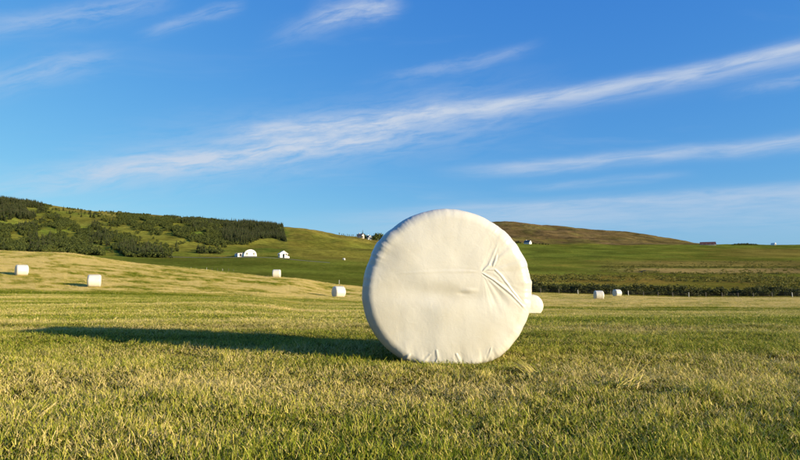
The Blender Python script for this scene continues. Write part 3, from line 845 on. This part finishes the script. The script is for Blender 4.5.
# where the wood grows, in terms of the hillside seen from the field
def wood_density(px, y):
    n = fbm(px / 14 + 3, y / 6, 61, 4); den = np.zeros_like(px); con = np.zeros_like(px)
    def ell(cx, cy, rx, ry, ang=0.0):
        a = math.radians(ang); dx, dy = px - cx, y - cy
        u = (dx * math.cos(a) + dy * math.sin(a)) / rx; w = (-dx * math.sin(a) + dy * math.cos(a)) / ry
        return np.clip(1.35 - np.hypot(u, w), 0, 1) * 2.2
    den = np.maximum(den, np.where(px < 62, 0.85, 0) * (y > 199))
    for e in ((20, 222, 48, 20, 8), (75, 236, 62, 12, 22), (128, 247, 45, 10, 26), (110, 243, 30, 10, 22), (40, 246, 45, 8, 0)): den = np.maximum(den, ell(*e))
    for e in ((150, 222, 60, 9, 6), (195, 236, 42, 9, 12), (205, 224, 40, 10, 5), (170, 228, 40, 6, 18), (195, 251, 34, 2.2, 2), (150, 238, 20, 3, 20)): den = np.maximum(den, 0.75 * ell(*e))
    plant = (px > 222) & (px < 285 - (238 - y) * .25) & (y > 223) & (y < 242 - (px - 222) * .015 + 3 * np.sin(px / 9))
    den = np.maximum(den, plant * 1.5)
    for e in ((80, 215, 38, 6.5, 9), (158, 242, 36, 5.5, 16), (46, 230, 12, 4, 15), (194, 246, 20, 3, 8), (225, 249, 30, 3.5, 0), (250, 250, 30, 4, 0), (108, 252, 20, 4, 20), (205, 215.5, 30, 2, 4), (110, 230, 14, 3, 25), (180, 226, 10, 2, 10), (20, 238, 10, 2.5, 10)):
        den = den * (1 - np.clip(ell(*e), 0, 1))
    den = np.maximum(den, 0.05 * (px < 228) * (y > 205) * (y < 254))
    den = den * sstep(n, 0.30, 0.52) * (px < 288) + plant * 0.5
    con = plant * 1.0 + ((px < 40) & (y < 222)) * 0.9 + sstep(fbm(px / 25, y / 12, 67, 2), .5, .6) * 0.3
    return np.clip(den, 0, 1.2), np.clip(con, 0, 1)


NC = 90000
cd = rng.uniform(330, 860, NC); cpx = rng.uniform(-140, 290, NC)
cx_ = (cpx - CX) / F * cd; cz = ground(cx_, cd); cy_ = img_y(cx_, cd, cz)
den, con = wood_density(np.clip(cpx, 0, 999), cy_)
area = 530 * (430 / F) * 600 / NC                            # square metres each candidate stands for
keep = rng.random(NC) < den * area * 0.135
crest = np.interp(cpx, [-480, 0, 70, 130, 200, 260, 290], [247, 249, 252, 261, 268, 275, 277])
keep &= cy_ < crest + 4
trees = []
for i in np.nonzero(keep)[0]:
    k = 'c' if random.random() < con[i] else 'b'
    h = random.uniform(0.7, 1.25) * (1.0 if k == 'c' else 0.95)
    if cy_[i] < np.interp(cpx[i], [0, 70, 130, 200, 290], [200, 209, 216, 221, 225]): h *= .6
    trees.append((cx_[i], cd[i], cz[i], k, h, cpx[i], cy_[i]))
trees.sort(key=lambda a: -a[4] * (8 if a[3] == 'c' else 5) / a[1] * (1 if -4 < a[5] < 286 else 0))
print('TREES', len(trees))
for n, (x, y, z, k, h, px, iy) in enumerate(trees[:300]):
    me = (conifers if k == 'c' else birches)[n % 4]
    o = link('conifer_tree' if k == 'c' else 'birch_tree', me)
    o.location = (x, y, z - 0.2); o.rotation_euler = (0, 0, random.uniform(0, 6.28)); w = h * random.uniform(.85, 1.2); o.scale = (w, w, h)
    part_ = 'in the square plantation at the right end of the wooded hillside' if px > 220 else 'on the wooded hillside above the left stubble slope' if px < 110 else 'in the broken wood in the middle of the left hillside'
    kind_ = 'dark pointed conifer' if k == 'c' else 'low rounded leafy tree'
    tag(o, f'{kind_} {part_}', 'tree', f'{"conifers" if k == "c" else "leafy trees"} {part_}')
rest = trees[300:]
for k, nm, vars_ in (('c', 'conifer_wood', conifers), ('b', 'birch_wood', birches)):
    r = [q for q in rest if q[3] == k]
    if not r: continue
    w = rng.uniform(.85, 1.25, len(r)); hh = np.array([q[4] for q in r])
    o = scatter(nm, [(q[0], q[1], q[2] - .2) for q in r], np.stack([np.zeros(len(r)), np.zeros(len(r)), rng.uniform(0, 6.28, len(r))], -1),
                np.stack([w * hh, w * hh, hh], -1), {}, vars_, None)
    tag(o, 'dark conifer wood massed over the left hillside' if k == 'c' else 'leafy birch and willow wood massed over the left hillside', 'woodland', None, 'stuff')

# thin windswept trees along the skyline left of the huge bale, and the clump round the houses
def bare_tree(seed, h):
    R_ = random.Random(seed); v, f = [], []
    limb(v, f, (0, 0, -.5), (0, 0, h * .9), h * .025, h * .006)
    for i in range(9):
        z = h * R_.uniform(.3, .85); a = R_.uniform(0, 6.28); l = h * R_.uniform(.12, .28)
        limb(v, f, (0, 0, z), (math.cos(a) * l * .6, math.sin(a) * l * .6, z + l * .8), h * .012, h * .003, 3)
    nt = len(v); mi = [1] * len(f)
    for i in range(60):
        z = h * R_.uniform(.45, 1.0); a = R_.uniform(0, 6.28); r = h * .16 * R_.random(); s = h * .035 * R_.uniform(.6, 1.5); n = len(v)
        c = Vector((math.cos(a) * r, math.sin(a) * r, z)); x = Vector((R_.gauss(0, 1), R_.gauss(0, 1), R_.gauss(0, 1))).normalized() * s; y = x.orthogonal().normalized() * s
        v += [tuple(c - x), tuple(c + y), tuple(c + x), tuple(c - y)]; f.append((n, n + 1, n + 2, n + 3)); mi.append(0)
    me = mesh_from('thin_tree', v, f, [M_birch, M_bark], idx=mi); float_attr(me, 'tone', [R_.random() for _ in v]); return me


thin = [bare_tree(400 + i, 6.5) for i in range(3)]
for i, px in enumerate((339, 341.5, 343.2, 345, 347.2, 349, 351.5, 353, 355.5, 357)):
    o = link('thin_tree', thin[i % 3]); o.location = place(px, 835) - Vector((0, 0, .3)); h = random.uniform(.7, 1.15); o.scale = (h, h, h); o.rotation_euler = (0, 0, i * 1.7)
    tag(o, 'thin sparse tree in the row on the skyline left of the houses', 'tree', 'thin trees on the left skyline')
for i, (px, d, h, k) in enumerate(((359.5, 812, .8, 'b'), (362.5, 812, 1.1, 'c'), (364, 800, 1.3, 'b'), (366, 812, 1.0, 'b'), (373.5, 812, 1.1, 'b'), (375.5, 800, 1.5, 'b'), (377.5, 795, 1.6, 'b'), (379.5, 800, 1.6, 'b'), (382, 800, 1.5, 'b'), (376, 780, .9, 'b'), (372, 780, .6, 'b'), (362, 778, .5, 'b'), (366, 778, .45, 'b'))):
    o = link('garden_tree', (birches if k == 'b' else conifers)[i % 4]); o.location = place(px, d) - Vector((0, 0, .3)); o.scale = (h * 1.9, h * 1.9, h * 2.3); o.rotation_euler = (0, 0, i * 2.1)
    tag(o, 'dark tree in the clump around the skyline houses beside the huge bale', 'tree', 'trees around the skyline houses')
for i, (px, h) in enumerate(((516, .9), (518.5, 1.0), (521, .7), (533.5, .7), (536, .6), (540, .65), (543, .75), (546, .6), (548.5, .5), (512, .8), (508, .9))):
    o = link('garden_shrub', birches[i % 4]); o.location = place(px, 1020) - Vector((0, 0, .3)); o.scale = (h * 2, h * 2, h * 1.6); o.rotation_euler = (0, 0, i * 2.1)
    tag(o, 'dark bushy tree beside the white farmhouse below the brown moor', 'tree', 'trees beside the moor farmhouse')
for i, px in enumerate(np.linspace(733, 758, 15)):
    o = link('windbreak_tree', birches[i % 4]); h = (0.55 + 0.45 * math.sin(math.pi * i / 14) ** .7 * random.uniform(.8, 1.1)) * 0.85; o.location = place(px, 1050) - Vector((0, 0, .3)); o.scale = (h * 2.0, h * 2.0, h * 1.6); o.rotation_euler = (0, 0, i * 2.1)
    tag(o, 'low dark tree in the windbreak on the right skyline', 'tree', 'windbreak on the right skyline')

# scrub belt behind the fence: each shrub by itself
willows = [leafy(300 + i, 2.2, 3.4, 420, 0.24, M_willow, 0.06, 10, 0.05) for i in range(5)]
def seg_name(q):
    return ('in the stretch beside the huge bale' if q < 575 else 'in the stretch behind the pair of small bales' if q < 640 else 'in the stretch below the long barn' if q < 725
            else 'in the stretch below the skyline windbreak' if q < 765 else 'in the stretch nearest the right edge')


n = 0
for px in np.arange(405, 850, 5.6):
    for row in range(2):
        q = px + random.uniform(-2.5, 2.5) + row * 2.8
        d = 121.5 + row * 4.5 + random.uniform(-1.2, 1.2) + max(0, q - 520) * 0.006
        hgt = np.interp(q, [400, 500, 540, 570, 600, 650, 700, 800], [2.6, 2.6, 2.5, 2.3, 2.0, 2.15, 2.2, 2.15])
        h = hgt / 2.2 * random.uniform(0.55, 1.15) * (0.82 if row == 0 else 1.0)
        o = link('willow_shrub', willows[n % 5]); o.location = place(q, d) - Vector((0, 0, .1)); o.rotation_euler = (0, 0, random.uniform(0, 6.28)); w = random.uniform(.9, 1.25) * h ** .3; o.scale = (w, w, h)
        tag(o, f'dark green willow shrub behind the fence, {seg_name(q)}', 'shrub', 'willow shrubs behind the fence'); n += 1

# low marsh scrub between the belt and the fields, rough growth on the brown strip
small = [leafy(320 + i, 0.9, 1.7, 46, 0.26, M_marsh, 0.05, 6, 0.05) for i in range(5)]
NS = 26000
d_ = np.sqrt(rng.uniform(128 ** 2, 480 ** 2, NS)); px_ = rng.uniform(400, 880, NS); x_ = (px_ - CX) / F * d_
den = fbm(x_ / 22, d_ / 20, 71, 4); pr = sstep(den, .36, .62) * (1 - sstep(d_, 225, 275) * np.where(px_ < 600, 1, .88)) + 0.7 * np.exp(-((d_ - 374) / 10) ** 2) * (px_ > 600) + .6 * np.exp(-((d_ - 283) / 6) ** 2) * (px_ > 640)
kp = rng.random(NS) < pr * 0.8; x_, d_ = x_[kp], d_[kp]; m_ = len(x_)
h_ = rng.uniform(.5, 1.3, m_); w_ = rng.uniform(.8, 1.7, m_)
print('SCRUB', m_)
o = scatter('marsh_scrub', np.stack([x_, d_, ground(x_, d_) - .05], -1), np.stack([0 * x_, 0 * x_, rng.uniform(0, 6.28, m_)], -1), np.stack([w_, w_, h_], -1), {}, small, None)
tag(o, 'low olive green scrub covering the wet ground beyond the fence', 'scrub', None, 'stuff')

# ditch mouth with a dark bank on the right
p = place(643, 298)
t = thing('ditch_culvert', 'dark sloping ditch cut in the brown strip right of the green field', 'culvert', p, math.radians(-20))
part_prism('bank', M_earth, t, [(-9, -1), (9, -1), (7, .3), (4, .8), (1, 1.0), (-3, .5)], -3, 3)
part_prism('mouth', M_dark, t, [(-3.5, -.4), (-1, -.4), (1.2, .85), (.2, .95)], -3.1, -2.8)  # flat dark piece standing for the shadow in the ditch mouth

# ------------------------------------------------------------------ the turf itself
def mat_grass():
    m, t, b = material('grass_blades')
    inst = t.new('ShaderNodeAttribute', attribute_name='straw', attribute_type='INSTANCER')
    tone = t.new('ShaderNodeAttribute', attribute_name='tone')
    dry = t.new('ShaderNodeAttribute', attribute_name='dry')
    f = t.math('ADD', inst.outputs['Fac'], t.math('MULTIPLY', t.math('SUBTRACT', tone.outputs['Fac'], 0.5), 0.85))
    f = t.math('ADD', f, dry.outputs['Fac'], clamp=True)
    c = t.ramp(f, [(0.0, (0.085, 0.130, 0.005)), (0.35, (0.235, 0.275, 0.014)), (0.62, (0.43, 0.375, 0.050)), (1.0, (0.68, 0.53, 0.21))])
    t.l.new(c, b.inputs['Base Color']); b.inputs['Roughness'].default_value = 0.6; b.inputs['Specular IOR Level'].default_value = 0.2
    tr = t.new('ShaderNodeBsdfTranslucent'); t.l.new(c, tr.inputs['Color'])
    mx = t.new('ShaderNodeMixShader'); mx.inputs[0].default_value = 0.24
    t.l.new(b.outputs[0], mx.inputs[1]); t.l.new(tr.outputs[0], mx.inputs[2]); t.l.new(mx.outputs[0], t.n['Material Output'].inputs['Surface'])
    return m


M_grass = mat_grass()


def tuft(seed, blades, spread, h0, h1, wid, lean, dryp, flat=0.0):
    R_ = random.Random(seed); v, f, tone, dry = [], [], [], []
    for _ in range(blades):
        a = R_.uniform(0, 6.283); r = spread * math.sqrt(R_.random()); bx_, by_ = math.cos(a) * r, math.sin(a) * r
        h = R_.uniform(h0, h1); w = wid * R_.uniform(.6, 1.3); da = R_.uniform(0, 6.283); ln = lean * R_.random() ** .7
        lying = R_.random() < flat
        if lying: ln = R_.uniform(1.2, 1.5); h *= 1.3
        tn = R_.random(); dr = R_.uniform(.35, .6) if (R_.random() < dryp or lying) else 0
        fa = da + math.pi / 2 + R_.uniform(-.6, .6); wx, wy = math.cos(fa), math.sin(fa)
        x, y, z = bx_, by_, (-0.01 if not lying else R_.uniform(0.005, 0.035)); ang = ln * .35; segs = 3; k = len(v)
        cut = R_.random() < 0.35
        for i in range(segs + 1):
            q = i / segs; ww = w * (1 - q * (0.45 if cut else 0.97))
            v += [(x - wx * ww, y - wy * ww, z), (x + wx * ww, y + wy * ww, z)]; tone += [tn, tn]; dry += [dr, dr]
            x += math.cos(da) * math.sin(ang) * h / segs; y += math.sin(da) * math.sin(ang) * h / segs; z += math.cos(ang) * h / segs; ang = min(1.9, ang + ln / segs * 1.3) if not lying else ang + R_.uniform(-.1, .25)
        for i in range(segs): f.append((k + 2 * i, k + 2 * i + 1, k + 2 * i + 3, k + 2 * i + 2))
    me = mesh_from('tuft', v, f, [M_grass]); float_attr(me, 'tone', tone); float_attr(me, 'dry', dry); return me


near_t = [tuft(500 + i, 24, 0.034, 0.010, 0.030, 0.0016, 2.0, 0.16, 0.16) for i in range(12)]
far_t = [tuft(540 + i, 30, 0.10, 0.018, 0.046, 0.0036, 0.9, 0.15, 0.10) for i in range(6)]
dry_t = [tuft(560 + i, 14, 0.06, 0.02, 0.06, 0.0015, 1.6, 0.9, 0.7) for i in range(6)]


def sample_field(n, d0, d1, power):
    """random depth with density falling as depth^-power, and a spread across the view with a margin"""
    u = rng.random(n); e = 2 - power
    d = (d0 ** e + u * (d1 ** e - d0 ** e)) ** (1 / e) if abs(e) > 1e-6 else d0 * (d1 / d0) ** u
    x = rng.uniform(-1, 1, n) * (0.80 * d + 0.9)
    return x, d


def lay(name, label, n, d0, d1, power, vars_, sc, hs, thin=None, tilt=.15):
    x, y = sample_field(n, d0, d1, power)
    k = np.ones(n, bool)
    if thin is not None: k = rng.random(n) < thin(x, y)
    px = x / y * F + CX; k &= y < hay_edge(px) - 0.5
    # nothing grows under the bale
    lx = (x - bx) * math.cos(-yaw) - (y - by) * math.sin(-yaw); ly = (x - bx) * math.sin(-yaw) + (y - by) * math.cos(-yaw)
    for hx, hy, hr in ((0.76, 3.86, .12), (1.38, 3.22, .09)):
        k &= rng.random(n) > 0.85 * np.exp(-(((x - hx) / (1.6 * hr)) ** 2 + ((y - hy) / hr) ** 2) ** 2)
    k &= ~((np.abs(lx) < 0.30) & (np.abs(ly) < 0.57))
    x, y = x[k], y[k]; m = len(x)
    front_ = np.exp(-((x - 0.37) / .5) ** 4 - ((y - 4.35) / .22) ** 4)      # trodden short in front of the bale
    dip = np.zeros(m)
    for hx, hy, hr in ((0.76, 3.86, .15), (1.38, 3.22, .12)): dip = np.maximum(dip, np.exp(-(((x - hx) / (1.7 * hr)) ** 2 + ((y - hy) / hr) ** 2)))
    s = sc(x, y) * rng.uniform(.7, 1.3, m); h = (1 - .45 * front_) * (1 - .6 * dip) * hs(x, y) * rng.uniform(.7, 1.25, m)
    o = scatter(name, np.stack([x, y, ground(x, y) - .004], -1), np.stack([rng.normal(0, tilt, m), rng.normal(0, tilt, m), rng.uniform(0, 6.28, m)], -1),
                np.stack([s, s, h], -1), {'straw': straw(x, y)}, vars_, None)
    tag(o, label, 'grass', None, 'stuff'); print(name, m)


def lush(x, y):                         # patches of longer, greener regrowth
    return (1 / (1 + 0.07 * np.maximum(y - 2, 0))) * (0.52 + 0.42 * sstep(1 - straw(x, y), .35, .8) * fbm(x / .5, y / .4, 81, 3) + 0.50 * sstep(fbm(x / .13, y / .10, 83, 2), .45, .78))


lay('meadow_grass', 'short green and yellow mown grass in the foreground', 150000, 1.15, 11, 1.35, near_t, lambda x, y: 0.95 + 0.05 * y, lush)
lay('field_grass', 'mown yellow green grass across the middle of the field', 90000, 9, 48, 1.35, far_t, lambda x, y: 0.8 + 0.035 * y, lambda x, y: 0.48 + 0.006 * y + .5 * np.exp(-((y - 46) / 2.) ** 2))
lay('stubble_grass', 'short dry stubble on the far slope and field edge', 70000, 46, 116, 1.2, far_t, lambda x, y: 2.2 + 0.015 * y, lambda x, y: 1.0 + .6 * np.exp(-((y - 46.5) / 1.6) ** 2))
lay('hay_litter', 'loose pale stalks of cut hay lying on the turf', 30000, 1.15, 26, 1.3, dry_t, lambda x, y: 0.9 + .05 * y, lambda x, y: 0.75 + 0 * y, thin=lambda x, y: 0.12 + .75 * sstep(straw(x, y), .42, .75))


# a few single tufts that stand out
def stalks(seed, n, spread, l0, l1, az, fan, wid):
    R_ = random.Random(seed); v, f, tone, dry = [], [], [], []
    for _ in range(n):
        a = R_.uniform(0, 6.28); r = spread * R_.random(); x, y, z = math.cos(a) * r, math.sin(a) * r, 0.0
        L_ = R_.uniform(l0, l1); da = az + R_.gauss(0, fan); ang = R_.uniform(.75, 1.25); k = len(v); w = wid * R_.uniform(.6, 1.2); tn = R_.random()
        for i in range(5):
            q = i / 4; ww = w * (1 - .8 * q)
            v += [(x - math.sin(da) * ww, y + math.cos(da) * ww, z - .6 * ww), (x + math.sin(da) * ww, y - math.cos(da) * ww, z - .6 * ww), (x, y, z + ww)]; tone += [tn] * 3; dry += [.85] * 3
            x += math.cos(da) * math.sin(ang) * L_ / 4; y += math.sin(da) * math.sin(ang) * L_ / 4; z += math.cos(ang) * L_ / 4; ang += R_.uniform(-.12, .18)
        for i in range(4):
            for e in range(3): f.append((k + 3 * i + e, k + 3 * i + (e + 1) % 3, k + 3 * i + 3 + (e + 1) % 3, k + 3 * i + 3 + e))
    me = mesh_from('stalks', v, f, [M_grass]); float_attr(me, 'tone', tone); float_attr(me, 'dry', dry); return me


for x, y, n, az, l, lab in ((1.27, 3.30, 24, 0.5, .25, 'fan of long dry stalks lying over a dark hollow at right'),
                            (0.88, 3.98, 30, 2.6, .15, 'flattened dry tuft beside the shaded hollow at the huge bale\'s right foot'),
                            (-1.62, 2.62, 10, 1.0, .14, 'small dry tuft standing in the grass at lower left')):
    o = link('hay_tuft', stalks(int(x * 100) + 900, n, .07, l * .5, l, az, .5, .0028)); o.location = (x, y, gz(x, y) + .01)
    tag(o, lab, 'hay tuft', 'loose hay tufts')
